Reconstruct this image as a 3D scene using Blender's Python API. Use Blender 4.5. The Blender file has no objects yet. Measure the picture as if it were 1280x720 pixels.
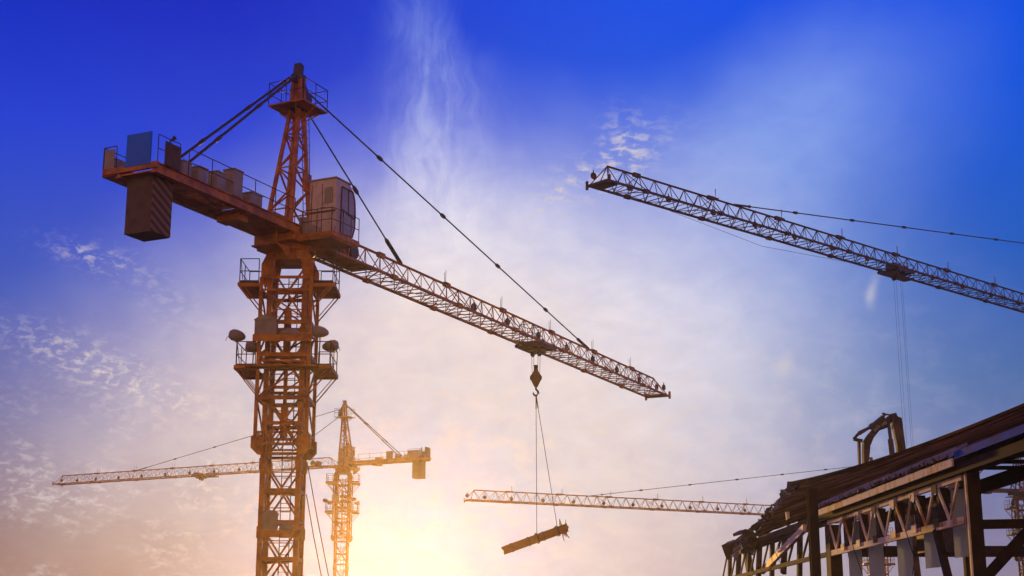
import bpy, bmesh, math, random
from mathutils import Vector, Matrix

scene = bpy.context.scene
COL = scene.collection
R = math.radians

# ------------------------------------------------------------------ camera
EYE = Vector((0.0, 0.0, 1.7))
F_PX = 1820.0                                   # focal length in pixels of a 1280 wide picture
PITCH = math.atan(440.0 / F_PX)
cam_data = bpy.data.cameras.new("camera")
cam_data.sensor_width = 36.0
cam_data.lens = 36.0 * F_PX / 1280.0
cam_data.clip_start = 0.1
cam_data.clip_end = 4000.0
cam = bpy.data.objects.new("camera", cam_data)
COL.objects.link(cam)
cam.location = EYE
cam.rotation_euler = (math.pi / 2 + PITCH, 0, 0)
scene.camera = cam

# ------------------------------------------------------------------ sky and sun
SUN_AZ, SUN_EL = R(-4.6), R(1.7)                # azimuth from +Y towards +X
SUN_DIR = Vector((math.sin(SUN_AZ) * math.cos(SUN_EL), math.cos(SUN_AZ) * math.cos(SUN_EL), math.sin(SUN_EL)))

world = bpy.data.worlds.new("World")
scene.world = world
world.use_nodes = True
wn, wl = world.node_tree.nodes, world.node_tree.links
wn.clear()


def sock(n, i):
    return n.outputs[i]


def math_node(op, a, b=None, c=None, clamp=False):
    n = wn.new("ShaderNodeMath")
    n.operation = op
    n.use_clamp = clamp
    for i, v in enumerate((a, b, c)):
        if v is None:
            continue
        if isinstance(v, (int, float)):
            n.inputs[i].default_value = v
        else:
            wl.new(v, n.inputs[i])
    return n.outputs[0]


def mix_col(fac, a, b, mode="MIX"):
    n = wn.new("ShaderNodeMix")
    n.data_type = "RGBA"
    n.blend_type = mode
    n.clamp_factor = True
    for i, v in ((0, fac), (6, a), (7, b)):
        if isinstance(v, (int, float)):
            n.inputs[i].default_value = v
        elif isinstance(v, tuple):
            n.inputs[i].default_value = (*v, 1.0)
        else:
            wl.new(v, n.inputs[i])
    return n.outputs[2]


def lin(r, g, b):
    def f(c):
        c /= 255.0
        return c / 12.92 if c <= 0.04045 else ((c + 0.055) / 1.055) ** 2.4
    return (f(r), f(g), f(b))


def ramp(fac, stops, interp="LINEAR"):
    n = wn.new("ShaderNodeValToRGB")
    n.color_ramp.interpolation = interp
    e = n.color_ramp.elements
    while len(e) < len(stops):
        e.new(0.5)
    for el, (p, c) in zip(e, stops):
        el.position = p
        el.color = (*c, 1.0)
    wl.new(fac, n.inputs[0])
    return n.outputs[0]


def noise(vec, scale, detail=4.0, rough=0.55, dist=0.0):
    n = wn.new("ShaderNodeTexNoise")
    n.inputs["Scale"].default_value = scale
    n.inputs["Detail"].default_value = detail
    n.inputs["Roughness"].default_value = rough
    n.inputs["Distortion"].default_value = dist
    wl.new(vec, n.inputs["Vector"])
    return n.outputs[0]


def smooth(x, lo, hi):
    n = wn.new("ShaderNodeMapRange")
    n.interpolation_type = "SMOOTHSTEP"
    n.inputs[1].default_value = lo
    n.inputs[2].default_value = hi
    wl.new(x, n.inputs[0])
    return n.outputs[0]


tc = wn.new("ShaderNodeTexCoord")
sep = wn.new("ShaderNodeSeparateXYZ")
wl.new(tc.outputs["Generated"], sep.inputs[0])
DX, DY, DZ = sep.outputs
# azimuth u and elevation v of the view direction, in degrees
U = math_node("MULTIPLY", math_node("ARCTAN2", DX, DY), 180 / math.pi)
V = math_node("MULTIPLY", math_node("ARCSINE", DZ), 180 / math.pi)
uv = wn.new("ShaderNodeCombineXYZ")
wl.new(U, uv.inputs[0])
wl.new(V, uv.inputs[1])
UV = uv.outputs[0]


def stretch(vec, angle, sx, sy, ox=0.0, oy=0.0):
    n = wn.new("ShaderNodeMapping")
    n.vector_type = "POINT"
    n.inputs["Location"].default_value = (ox, oy, 0)
    n.inputs["Rotation"].default_value = (0, 0, R(angle))
    n.inputs["Scale"].default_value = (sx, sy, 1)
    wl.new(vec, n.inputs["Vector"])
    return n.outputs[0]


# gentle warp so that no veil of cloud has a geometric outline
W1 = math_node("MULTIPLY", math_node("SUBTRACT", noise(UV, 0.10, 3.0), 0.5), 5.0)
W2 = math_node("MULTIPLY", math_node("SUBTRACT", noise(stretch(UV, 0, 1, 1, 40, 13), 0.10, 3.0), 0.5), 4.5)
UW = math_node("ADD", U, W1)
VW = math_node("ADD", V, W2)


def blob(u0, v0, su, sv, ang=0.0, u=None, v=None):
    u = UW if u is None else u
    v = VW if v is None else v
    c, s = math.cos(R(ang)), math.sin(R(ang))
    du = math_node("SUBTRACT", u, u0)
    dv = math_node("SUBTRACT", v, v0)
    a = math_node("ADD", math_node("MULTIPLY", du, c / su), math_node("MULTIPLY", dv, s / su))
    b = math_node("ADD", math_node("MULTIPLY", du, -s / sv), math_node("MULTIPLY", dv, c / sv))
    q = math_node("ADD", math_node("MULTIPLY", a, a), math_node("MULTIPLY", b, b))
    return math_node("EXPONENT", math_node("MULTIPLY", q, -1.0))


def inv(x):
    return math_node("SUBTRACT", 1.0, x)


def over(*xs):
    t = None
    for x in xs:
        t = inv(x) if t is None else math_node("MULTIPLY", t, inv(x))
    return inv(t)


def times(x, k):
    return math_node("MULTIPLY", x, k)


# clear air: deep blue above, paler towards the horizon; purple to the left of the sun, cooler to the right
vfac = math_node("DIVIDE", V, 40.0, clamp=True)
left = ramp(vfac, [(0.0, (.32, .14, .09)), (0.10, (.18, .10, .12)), (0.20, (.075, .10, .32)),
                   (0.32, (.008, .085, .50)), (0.48, (.0005, .046, .66)), (0.60, (.0003, .022, .54)), (1.0, (.001, .012, .24))])
right = ramp(vfac, [(0.0, (.32, .24, .30)), (0.12, (.14, .15, .34)), (0.24, (.045, .14, .39)),
                    (0.36, (.002, .105, .53)), (0.50, (.0003, .092, .72)), (0.62, (.0003, .078, .80)), (1.0, (.001, .03, .36))])
clear = mix_col(smooth(U, -13.0, 7.0), left, right)

# high veil lit through by the low sun, and the broad cirrus streaks
uvw = wn.new("ShaderNodeCombineXYZ")
wl.new(math_node("ADD", U, math_node("MULTIPLY", math_node("SUBTRACT", noise(UV, 0.30, 2.0), 0.5), 2.6)), uvw.inputs[0])
wl.new(math_node("ADD", V, math_node("MULTIPLY", math_node("SUBTRACT", noise(stretch(UV, 0, 1, 1, 9, 5), 0.4, 2.0), 0.5), 1.6)), uvw.inputs[1])
plume_tex = smooth(noise(stretch(uvw.outputs[0], 8, 0.95, 0.22), 1.0, 9.0, 0.66, 0.12), 0.34, 0.70)
plume_b = smooth(noise(stretch(uvw.outputs[0], -16, 0.75, 0.30, 5, 3), 1.0, 9.0, 0.66, 0.2), 0.34, 0.80)
plume_tex2 = math_node("ADD", times(plume_tex, 0.55), times(plume_b, 0.65), clamp=True)
plume = math_node("MULTIPLY", over(times(blob(-3.3, 19.5, 1.6, 6.0, 10), 0.60), times(blob(-2.6, 15.5, 2.8, 4.2), 0.60), times(blob(-4.4, 16.0, 0.8, 3.0, 12), 0.35)),
                  math_node("ADD", times(plume_tex2, 0.75), 0.22))
veil = over(times(blob(-1.0, 5.0, 13.5, 8.2), 0.92),
            times(blob(3.0, 10.5, 10.0, 5.5, 25), 0.72),
            times(blob(-2.6, 12.5, 6.0, 5.5), 0.95),
            times(blob(-10.5, 11.0, 3.5, 4.0), 0.42),
            times(blob(11.0, 19.0, 6.5, 3.2, 22), 0.42),
            times(blob(-13.0, 6.0, 5.0, 3.5), 0.25),
            plume)
fine = noise(stretch(UV, -28, 0.55, 1.0), 1.15, 7.0, 0.60, 0.3)
veil = math_node("MULTIPLY", math_node("SUBTRACT", veil, 0.045, clamp=True), math_node("ADD", times(fine, 0.50), 0.78), clamp=True)
sun_d = math_node("SQRT", math_node("ADD", math_node("POWER", math_node("MULTIPLY", math_node("SUBTRACT", U, -3.6), 0.72), 2.0),
                                    math_node("POWER", math_node("MULTIPLY", math_node("SUBTRACT", V, 2.6), 1.0), 2.0)))
TH = math_node("MULTIPLY", math_node("ARCCOSINE", math_node("ADD", math_node("ADD", times(DX, SUN_DIR.x), times(DY, SUN_DIR.y)), times(DZ, SUN_DIR.z))),
               180 / math.pi)
# colour of the veil by its angle from the sun (the haze in front adds the warm part of the glow)
veil_col = ramp(math_node("DIVIDE", TH, 40.0, clamp=True),
                [(0.0, (.08, .40, .84)), (0.06, (.10, .40, .82)), (0.12, (.22, .46, .76)), (0.20, (.52, .59, .70)), (0.27, (.74, .70, .74)),
                 (0.40, (.90, .89, 1.0)), (0.57, (.45, .62, 1.0)), (0.8, (.33, .52, 1.0))])
low = smooth(V, 8.0, 2.0)
veil_col = mix_col(math_node("MULTIPLY", low, times(smooth(TH, 5.0, 14.0), 0.55)), veil_col, (.70, .56, .48))
col = mix_col(veil, clear, veil_col)

# small puffs of altocumulus
cellA = noise(stretch(UV, 28, 0.85, 1.5), 2.3, 7.0, 0.64, 0.3)
cellB = noise(stretch(UV, -50, 0.7, 1.5, 31, 7), 1.9, 7.0, 0.62, 0.3)
pufA = math_node("MULTIPLY", smooth(cellA, 0.45, 0.68),
                 over(times(blob(-15.6, 9.9, 3.4, 0.75, -20, U, V), 0.95), times(blob(-12.6, 8.9, 2.4, 0.7, -18, U, V), 0.6),
                      times(blob(-16.6, 14.2, 1.6, 0.45, -14, U, V), 0.6), times(blob(-13.5, 12.6, 2.2, 0.8, -40, U, V), 0.25), math_node("MULTIPLY", times(blob(-14.5, 5.0, 8, 3.4), 0.75), smooth(noise(stretch(UV, 0, 1, 1.6, 3, 50), 0.30, 3.0), 0.38, 0.62))))
pufB = math_node("MULTIPLY", smooth(cellB, 0.45, 0.66),
                 over(times(blob(3.2, 17.9, 3.0, 0.75, 26, U, V), 0.85), times(blob(4.7, 19.2, 0.9, 1.1, 0, U, V), 0.7),
                      times(blob(2.5, 11.5, 3.5, 3.0), 0.25)))
pufC = over(times(blob(18.3, 8.1, 0.95, 0.32, 24), 0.62), times(blob(14.0, 12.9, 0.22, 0.32, -18), 0.55),
            times(blob(10.7, 10.4, 0.30, 0.42), 0.45), times(blob(-12.6, 12.2, 0.45, 0.38), 0.0))
pufD = math_node("MULTIPLY", smooth(noise(stretch(UV, 20, 0.9, 1.3, 3, 17), 0.95, 8.0, 0.62, 0.2), 0.44, 0.70), times(blob(1.5, 6.5, 11.0, 6.0), 0.60))
puff = over(pufA, pufB, math_node("MULTIPLY", pufC, math_node("ADD", times(cellB, 1.2), 0.3), clamp=True), pufD)
puff_col = ramp(math_node("DIVIDE", TH, 40.0, clamp=True), [(0.0, (.3, .5, .6)), (0.2, (.62, .60, .60)), (0.45, (.70, .64, .66)), (0.8, (.62, .66, .88))])
col = mix_col(puff, col, puff_col)

# warm afterglow added opposite the sun, unseen behind the viewer, as front fill
back_fill = math_node("MULTIPLY", smooth(DY, 0.15, -0.45), smooth(DZ, 0.95, 0.15))
col = mix_col(back_fill, col, (.74, .38, .20))

sky = wn.new("ShaderNodeTexSky")
sky.sky_type = "NISHITA"
sky.sun_disc = False
sky.sun_elevation = SUN_EL
sky.sun_rotation = SUN_AZ
bg1 = wn.new("ShaderNodeBackground")
bg1.inputs[1].default_value = 0.05
wl.new(sky.outputs[0], bg1.inputs[0])
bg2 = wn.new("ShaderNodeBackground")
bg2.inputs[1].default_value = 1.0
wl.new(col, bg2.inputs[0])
SKY_SHARE = 0.025                                 # share of the plain Nishita sky in the mixture
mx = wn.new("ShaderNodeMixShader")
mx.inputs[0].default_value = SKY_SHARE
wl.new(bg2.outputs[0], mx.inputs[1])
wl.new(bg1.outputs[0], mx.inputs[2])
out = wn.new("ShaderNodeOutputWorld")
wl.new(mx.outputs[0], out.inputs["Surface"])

sun_data = bpy.data.lights.new("sun", "SUN")
sun_data.energy = 1.5
sun_data.angle = R(0.5)
sun_data.color = (1.0, 0.50, 0.10)
sun = bpy.data.objects.new("sun", sun_data)
COL.objects.link(sun)
sun.rotation_euler = (-SUN_DIR).to_track_quat("-Z", "Y").to_euler()
sun.location = (0, 0, 60)

vs = scene.view_settings
vs.view_transform = "Standard"
vs.look = "None"
vs.exposure = 0.0
vs.gamma = 1.0
vs.use_curve_mapping = False
scene.render.engine = "CYCLES"
scene.cycles.use_denoising = True
scene.cycles.max_bounces = 6
scene.cycles.volume_bounces = 0


# ------------------------------------------------------------------ helpers
def at(x, y, Y):
    """World point seen at photo pixel (x, y) whose distance along the ground ahead is Y."""
    c, s = math.cos(PITCH), math.sin(PITCH)
    r, u = (x - 640) / F_PX, (360 - y) / F_PX
    d = Vector((r, c - u * s, s + u * c))
    return EYE + d * (Y / d.y)


class MB:
    """Collects bars, tubes, boxes and lathes into one mesh."""

    def __init__(self):
        self.v, self.f = [], []

    def add(self, vs_, fs_):
        n = len(self.v)
        self.v += [tuple(p) for p in vs_]
        self.f += [tuple(i + n for i in f) for f in fs_]
        return self

    def box(self, x0, x1, y0, y1, z0, z1):
        p = [(x, y, z) for x in (x0, x1) for y in (y0, y1) for z in (z0, z1)]
        return self.add(p, [(0, 1, 3, 2), (4, 6, 7, 5), (0, 4, 5, 1), (2, 3, 7, 6), (0, 2, 6, 4), (1, 5, 7, 3)])

    def bar(self, a, b, w, h=None, up=(0, 0, 1)):
        a, b = Vector(a), Vector(b)
        d = b - a
        if d.length < 1e-6:
            return self
        d.normalize()
        up = Vector(up)
        if abs(d.dot(up)) > 0.98:
            up = Vector((0, 1, 0)) if abs(d.y) < 0.9 else Vector((1, 0, 0))
        s = d.cross(up).normalized()
        t = s.cross(d).normalized()
        h = w if h is None else h
        p = []
        for e in (a, b):
            for i, j in ((-1, -1), (1, -1), (1, 1), (-1, 1)):
                p.append(e + s * (i * w / 2) + t * (j * h / 2))
        return self.add(p, [(0, 3, 2, 1), (4, 5, 6, 7), (0, 1, 5, 4), (1, 2, 6, 5), (2, 3, 7, 6), (3, 0, 4, 7)])

    def tube(self, a, b, r, n=6, r2=None):
        return self.path([a, b], [r, r if r2 is None else r2], n)

    def path(self, pts, rs, n=6):
        pts = [Vector(p) for p in pts]
        if isinstance(rs, (int, float)):
            rs = [rs] * len(pts)
        V_, F_ = [], []
        for k, p in enumerate(pts):
            d = (pts[min(k + 1, len(pts) - 1)] - pts[max(k - 1, 0)]).normalized()
            up = Vector((0, 0, 1)) if abs(d.z) < 0.97 else Vector((1, 0, 0))
            s = d.cross(up).normalized()
            t = s.cross(d)
            for i in range(n):
                a = 2 * math.pi * i / n
                V_.append(p + (s * math.cos(a) + t * math.sin(a)) * rs[k])
        for k in range(len(pts) - 1):
            for i in range(n):
                j = (i + 1) % n
                F_.append((k * n + i, k * n + j, (k + 1) * n + j, (k + 1) * n + i))
        F_.append(tuple(range(n - 1, -1, -1)))
        F_.append(tuple((len(pts) - 1) * n + i for i in range(n)))
        return self.add(V_, F_)

    def lathe(self, prof, centre, axis, n=14):
        """prof: list of (distance along the axis, radius)."""
        centre, axis = Vector(centre), Vector(axis).normalized()
        return self.path([centre + axis * h for h, r in prof], [r for h, r in prof], n)

    def prism(self, poly, vec):
        """poly: list of 3-D points (planar outline), pushed along vec."""
        n = len(poly)
        vec = Vector(vec)
        p = [Vector(q) for q in poly] + [Vector(q) + vec for q in poly]
        return self.add(p, [tuple(range(n)), tuple(range(2 * n - 1, n - 1, -1))] +
                        [(i, i + n, (i + 1) % n + n, (i + 1) % n) for i in range(n)])

    def mesh(self, name, mat, smooth_=False):
        me = bpy.data.meshes.new(name)
        me.from_pydata(self.v, [], self.f)
        bm = bmesh.new()
        bm.from_mesh(me)
        bmesh.ops.recalc_face_normals(bm, faces=bm.faces)
        bm.to_mesh(me)
        bm.free()
        me.materials.append(mat)
        if smooth_:
            me.polygons.foreach_set("use_smooth", [True] * len(me.polygons))
        return me


def link(name, me, parent=None, label=None):
    o = bpy.data.objects.new(name, me)
    COL.objects.link(o)
    o.parent = parent
    if label:
        o["label"] = label
    return o


def thing(name, label, cat, loc=(0, 0, 0), group=None, me=None):
    o = bpy.data.objects.new(name, me)
    COL.objects.link(o)
    o.location = loc
    o["label"] = label
    o["category"] = cat
    if group:
        o["group"] = group
    return o


def material(name, base, rough=0.6, second=None, scale=3.0, lo=0.45, hi=0.7, metal=0.0, vecscale=(1, 1, 1),
             bump=0.0, third=None, spec=0.4, coords="Object"):
    m = bpy.data.materials.new(name)
    m.use_nodes = True
    nt = m.node_tree
    b = nt.nodes["Principled BSDF"]
    b.inputs["Roughness"].default_value = rough
    b.inputs["Metallic"].default_value = metal
    b.inputs["Specular IOR Level"].default_value = spec
    b.inputs["Base Color"].default_value = (*base, 1)
    if second:
        t = nt.nodes.new("ShaderNodeTexCoord")
        mp = nt.nodes.new("ShaderNodeMapping")
        mp.inputs["Scale"].default_value = vecscale
        nt.links.new(t.outputs[coords], mp.inputs["Vector"])

        def layer(prev, colr, sc, lo_, hi_):
            nz = nt.nodes.new("ShaderNodeTexNoise")
            nz.inputs["Scale"].default_value = sc
            nz.inputs["Detail"].default_value = 6
            nz.inputs["Roughness"].default_value = 0.65
            nt.links.new(mp.outputs[0], nz.inputs["Vector"])
            mr = nt.nodes.new("ShaderNodeMapRange")
            mr.inputs[1].default_value = lo_
            mr.inputs[2].default_value = hi_
            nt.links.new(nz.outputs[0], mr.inputs[0])
            mc = nt.nodes.new("ShaderNodeMix")
            mc.data_type = "RGBA"
            nt.links.new(mr.outputs[0], mc.inputs[0])
            if isinstance(prev, tuple):
                mc.inputs[6].default_value = (*prev, 1)
            else:
                nt.links.new(prev, mc.inputs[6])
            mc.inputs[7].default_value = (*colr, 1)
            return mc.outputs[2], nz.outputs[0]
        c, nz = layer(base, second, scale, lo, hi)
        if third:
            c, _ = layer(c, third, scale * 3.7, 0.56, 0.72)
        nt.links.new(c, b.inputs["Base Color"])
        if bump:
            bp = nt.nodes.new("ShaderNodeBump")
            bp.inputs["Strength"].default_value = bump
            bp.inputs["Distance"].default_value = 0.05
            nt.links.new(nz, bp.inputs["Height"])
            nt.links.new(bp.outputs[0], b.inputs["Normal"])
    return m


M = {}
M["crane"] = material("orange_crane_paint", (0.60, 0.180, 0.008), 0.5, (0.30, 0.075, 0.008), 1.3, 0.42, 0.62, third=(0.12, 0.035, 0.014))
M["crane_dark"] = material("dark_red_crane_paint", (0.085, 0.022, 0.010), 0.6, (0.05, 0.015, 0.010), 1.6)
M["steel"] = material("dark_steel", (0.06, 0.035, 0.025), 0.5, (0.10, 0.045, 0.02), 4.0)
M["cable"] = material("wire_rope", (0.05, 0.035, 0.03), 0.6)
M["cab"] = material("cream_cab_paint", (0.66, 0.48, 0.42), 0.45, (0.50, 0.34, 0.28), 1.8, vecscale=(1, 1, 0.4), third=(0.26, 0.14, 0.08))
M["glass"] = material("cab_glass", (0.15, 0.12, 0.11), 0.15, spec=0.8)
M["pane"] = material("pale_reflection_pane", (0.42, 0.33, 0.30), 0.15, (0.28, 0.22, 0.21), 1.5, spec=0.7)  # pale reflections put into the base colour of the side glass
M["cabinet"] = material("grey_cabinet_paint", (0.34, 0.26, 0.22), 0.5, (0.24, 0.17, 0.13), 2.2)
M["concrete"] = material("brown_concrete", (0.13, 0.075, 0.055), 0.85, (0.08, 0.045, 0.035), 2.5, bump=0.3)
M["blue"] = material("blue_board", (0.012, 0.15, 0.85), 0.5, (0.012, 0.12, 0.70), 1.2)
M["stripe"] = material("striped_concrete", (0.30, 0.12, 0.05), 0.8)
M["cream"] = material("cream_paint_rust", (0.80, 0.66, 0.48), 0.6, (0.48, 0.19, 0.035), 0.8, 0.53, 0.60, third=(0.30, 0.15, 0.07), vecscale=(1, 1, 0.5))
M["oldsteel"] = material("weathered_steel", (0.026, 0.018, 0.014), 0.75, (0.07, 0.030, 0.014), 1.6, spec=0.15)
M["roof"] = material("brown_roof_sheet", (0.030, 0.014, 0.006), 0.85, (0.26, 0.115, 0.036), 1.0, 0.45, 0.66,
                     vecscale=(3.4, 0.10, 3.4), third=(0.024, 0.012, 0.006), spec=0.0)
M["sheet"] = material("torn_sheet", (0.05, 0.04, 0.05), 0.6, (0.11, 0.085, 0.085), 2.0, spec=0.25)
M["hookpaint"] = material("brown_hook_paint", (0.16, 0.06, 0.012), 0.55, (0.08, 0.035, 0.012), 5.0)
M["edge"] = material("grey_sheet_edge", (0.26, 0.23, 0.22), 0.6, (0.10, 0.08, 0.09), 3.0)
M["skytrim"] = material("sky_reflection_trim", (0.01, 0.11, 0.55), 0.7, (0.015, 0.06, 0.2), 1.5, spec=0.05)  # blue of the reflected sky put into the trim's base colour
M["machine"] = material("excavator_paint", (0.11, 0.065, 0.035), 0.6, (0.035, 0.022, 0.016), 1.1, 0.42, 0.58, spec=0.2)
M["timber"] = material("rusty_beams", (0.50, 0.20, 0.03), 0.7, (0.30, 0.11, 0.025), 3.0)
M["ground"] = material("ground_soil", (0.10, 0.075, 0.05), 0.95, (0.14, 0.11, 0.08), 0.12, third=(0.06, 0.05, 0.035))

# diagonal stripes in two browns on the counterweight's side face
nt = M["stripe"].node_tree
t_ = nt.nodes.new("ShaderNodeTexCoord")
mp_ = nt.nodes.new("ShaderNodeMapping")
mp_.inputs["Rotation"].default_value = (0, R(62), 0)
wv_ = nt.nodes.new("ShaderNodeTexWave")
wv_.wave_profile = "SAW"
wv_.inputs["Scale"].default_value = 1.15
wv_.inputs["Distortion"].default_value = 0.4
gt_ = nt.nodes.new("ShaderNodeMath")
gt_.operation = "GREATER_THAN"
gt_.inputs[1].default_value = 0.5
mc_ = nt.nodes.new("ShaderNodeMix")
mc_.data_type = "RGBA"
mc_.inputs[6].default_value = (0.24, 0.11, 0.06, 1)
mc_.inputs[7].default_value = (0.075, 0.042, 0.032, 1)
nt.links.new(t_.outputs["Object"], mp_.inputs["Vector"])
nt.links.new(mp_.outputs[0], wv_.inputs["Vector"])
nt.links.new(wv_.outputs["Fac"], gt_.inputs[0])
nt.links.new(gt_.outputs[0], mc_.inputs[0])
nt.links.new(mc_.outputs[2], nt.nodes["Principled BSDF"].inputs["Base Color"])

# translucent fibreglass strips
m = bpy.data.materials.new("fibreglass_cladding")
m.use_nodes = True
nt = m.node_tree
pb = nt.nodes["Principled BSDF"]
pb.inputs["Base Color"].default_value = (0.72, 0.74, 0.68, 1)
pb.inputs["Roughness"].default_value = 0.5
tr = nt.nodes.new("ShaderNodeBsdfTranslucent")
nz = nt.nodes.new("ShaderNodeTexNoise")
nz.inputs["Scale"].default_value = 1.3
nz.inputs["Detail"].default_value = 5
cr = nt.nodes.new("ShaderNodeMix")
cr.data_type = "RGBA"
cr.inputs[6].default_value = (0.45, 0.66, 0.52, 1)
cr.inputs[7].default_value = (0.85, 0.86, 0.80, 1)
nt.links.new(nz.outputs[0], cr.inputs[0])
nt.links.new(cr.outputs[2], tr.inputs[0])
ms = nt.nodes.new("ShaderNodeMixShader")
ms.inputs[0].default_value = 0.6
nt.links.new(pb.outputs[0], ms.inputs[1])
nt.links.new(tr.outputs[0], ms.inputs[2])
nt.links.new(ms.outputs[0], nt.nodes["Material Output"].inputs["Surface"])
M["fibre"] = m

# ------------------------------------------------------------------ ground and air
g = MB()
N = 40
for i in range(N + 1):
    for j in range(N + 1):
        g.v.append((-250 + 500 * i / N, -100 + 340 * j / N, 0.0))
for i in range(N):
    for j in range(N):
        a = i * (N + 1) + j
        g.f.append((a, a + N + 1, a + N + 2, a + 1))
ground = link("ground", g.mesh("ground", M["ground"]))
ground["kind"] = "structure"

HAZE_DENSITY = 0.00034
hz = MB().box(-255, 255, -105, 245, -1.0, 55.0)
hm = bpy.data.materials.new("haze_air")
hm.use_nodes = True
hn = hm.node_tree
hn.nodes.clear()
pv = hn.nodes.new("ShaderNodeVolumePrincipled")
pv.inputs["Color"].default_value = (1.0, 0.90, 0.80, 1)
pv.inputs["Density"].default_value = HAZE_DENSITY
pv.inputs["Anisotropy"].default_value = 0.90
ho = hn.nodes.new("ShaderNodeOutputMaterial")
hn.links.new(pv.outputs[0], ho.inputs["Volume"])
haze = link("haze", hz.mesh("haze", hm))
haze["kind"] = "stuff"

# ------------------------------------------------------------------ tower cranes
CACHE = {}


def cached(key, fn, mat, smooth_=False):
    k = (key, mat.name)
    if k not in CACHE:
        CACHE[k] = fn().mesh(key if isinstance(key, str) else key[0], mat, smooth_)
    return CACHE[k]


# In a crane's slewing frame: x along the jib, y to its left, z up from the level of the jib's bottom chords.
JW, JH, PANEL = 0.71, 1.09, 1.25


def top_z(x, L):
    return JH


def jib_bottom_chord(L, s):
    mb = MB().bar((0.55, s * JW, 0), (L, s * JW, 0), 0.11, 0.11)
    x = 7.0
    while x < L - 2:
        mb.box(x - 0.22, x + 0.22, s * JW - 0.10, s * JW + 0.10, -0.09, 0.10)
        x += 6.25
    return mb


def jib_top_chord(L):
    mb = MB().tube((1.9, 0, JH), (L - 0.7, 0, JH), 0.062, 8)
    x = 7.0
    while x < L - 2:
        mb.box(x - 0.26, x + 0.26, -0.09, 0.09, JH - 0.10, JH + 0.11)
        x += 6.25
    return mb


def jib_lacing(L):
    mb = MB()
    n = int(round((L - 0.7 - 1.9) / PANEL))
    p = (L - 0.7 - 1.9) / n
    r = 0.036
    for s in (-1, 1):
        mb.bar((0.6, s * JW, 0), (1.9, 0, JH), 0.07)
        mb.bar((L, s * JW, 0), (L - 0.7, 0, JH), 0.05)
    for i in range(n + 1):
        x = 1.9 + p * i
        for s in (-1, 1):
            mb.bar((x - 0.07 * s, s * JW, 0), (x, 0, JH), r)
            if i < n:
                xa, xb = (x, x + p) if s > 0 else (x + p, x)
                mb.bar((xa, 0, JH), (xb, s * JW, 0), r)
                if i % 5 == 4:
                    mb.bar((xb, 0, JH), (xa, s * JW, 0), r)
        mb.bar((x, -JW, 0), (x, JW, 0), r * 1.1)
        if i < n:
            d = 1 if i % 2 else -1
            mb.bar((x, -d * JW, 0), (x + p, d * JW, 0), r)
            mb.bar((x + p * .5, -JW, 0), (x + p * .5, JW, 0), r * .8)
    mb.bar((L, -JW - 0.1, 0), (L, JW + 0.1, 0), 0.12, 0.14)
    mb.bar((L - 0.8, -JW, -0.02), (L - 0.8, JW, -0.02), 0.12, 0.1)
    mb.box(L - 0.85, L + 0.04, -JW, JW, -0.07, -0.055)
    for s in (-1, 1):
        mb.box(L - 0.02, L + 0.06, s * (JW + 0.12) - 0.07, s * (JW + 0.12) + 0.07, -0.2, 0.28)
    return mb


def jib_pin():
    return MB().tube((0, -0.07, 0), (0, -0.09, 0.62), 0.013, 5).tube((0.18, 0.07, 0), (0.18, 0.09, 0.56), 0.013, 5).box(
        -0.08, 0.26, -0.10, 0.10, -0.04, 0.03)


def roller():
    return MB().lathe([(-0.07, 0.02), (-0.07, 0.17), (-0.03, 0.20), (0.03, 0.20), (0.07, 0.17), (0.07, 0.02)], (0, 0, 0), (0, 1, 0), 14).bar(
        (0, 0, 0), (0, 0, 0.34), 0.04)


def jib_plate():
    mb = MB().box(1.6, 5.6, -0.5, 0.62, 0.06, 0.10)
    return mb


def winch():
    mb = MB().box(3.2, 4.9, -0.42, 0.42, 0.10, 0.20).lathe([(-0.45, 0.32), (-0.40, 0.32), (-0.40, 0.22), (0.40, 0.22), (0.40, 0.32), (0.45, 0.32)], (4.1, 0, 0.5), (0, 1, 0), 16)
    return mb.box(3.3, 3.75, -0.25, 0.30, 0.20, 0.72)


def trolley():
    mb = MB()
    for s in (-1, 1):
        mb.bar((-0.95, s * (JW + 0.05), -0.17), (0.95, s * (JW + 0.05), -0.17), 0.12, 0.16)
        for x in (-0.75, 0.75):
            mb.lathe([(-0.06, 0.03), (-0.06, 0.13), (0.06, 0.13), (0.06, 0.03)], (x, s * (JW + 0.02), -0.02), (0, 1, 0), 12)
    for x in (-0.6, 0.0, 0.6):
        mb.bar((x, -JW, -0.22), (x, JW, -0.22), 0.12, 0.14)
    mb.box(-0.55, 0.55, -0.36, 0.36, -0.42, -0.15)
    for y in (-0.2, 0.2):
        mb.lathe([(-0.05, 0.04), (-0.05, 0.2), (0.05, 0.2), (0.05, 0.04)], (0.0, y, -0.46), (0, 1, 0), 14)
    mb.box(0.2, 0.9, -0.2, 0.5, -0.12, 0.30)
    return mb


def trolley_basket():
    mb = MB().box(-2.1, -0.95, -0.75, 0.05, -0.30, -0.22)
    ps = [(-2.05, -0.72), (-2.05, 0.02), (-1.0, 0.02), (-1.0, -0.72)]
    for i in range(4):
        a, b = ps[i], ps[(i + 1) % 4]
        mb.bar((*a, -0.22), (*a, 0.72), 0.03)
        for z in (0.25, 0.72):
            mb.bar((*a, z), (*b, z), 0.03)
        mb.bar((*a, -0.22), (*b, 0.25), 0.02)
    return mb


CJ = -9.6


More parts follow.
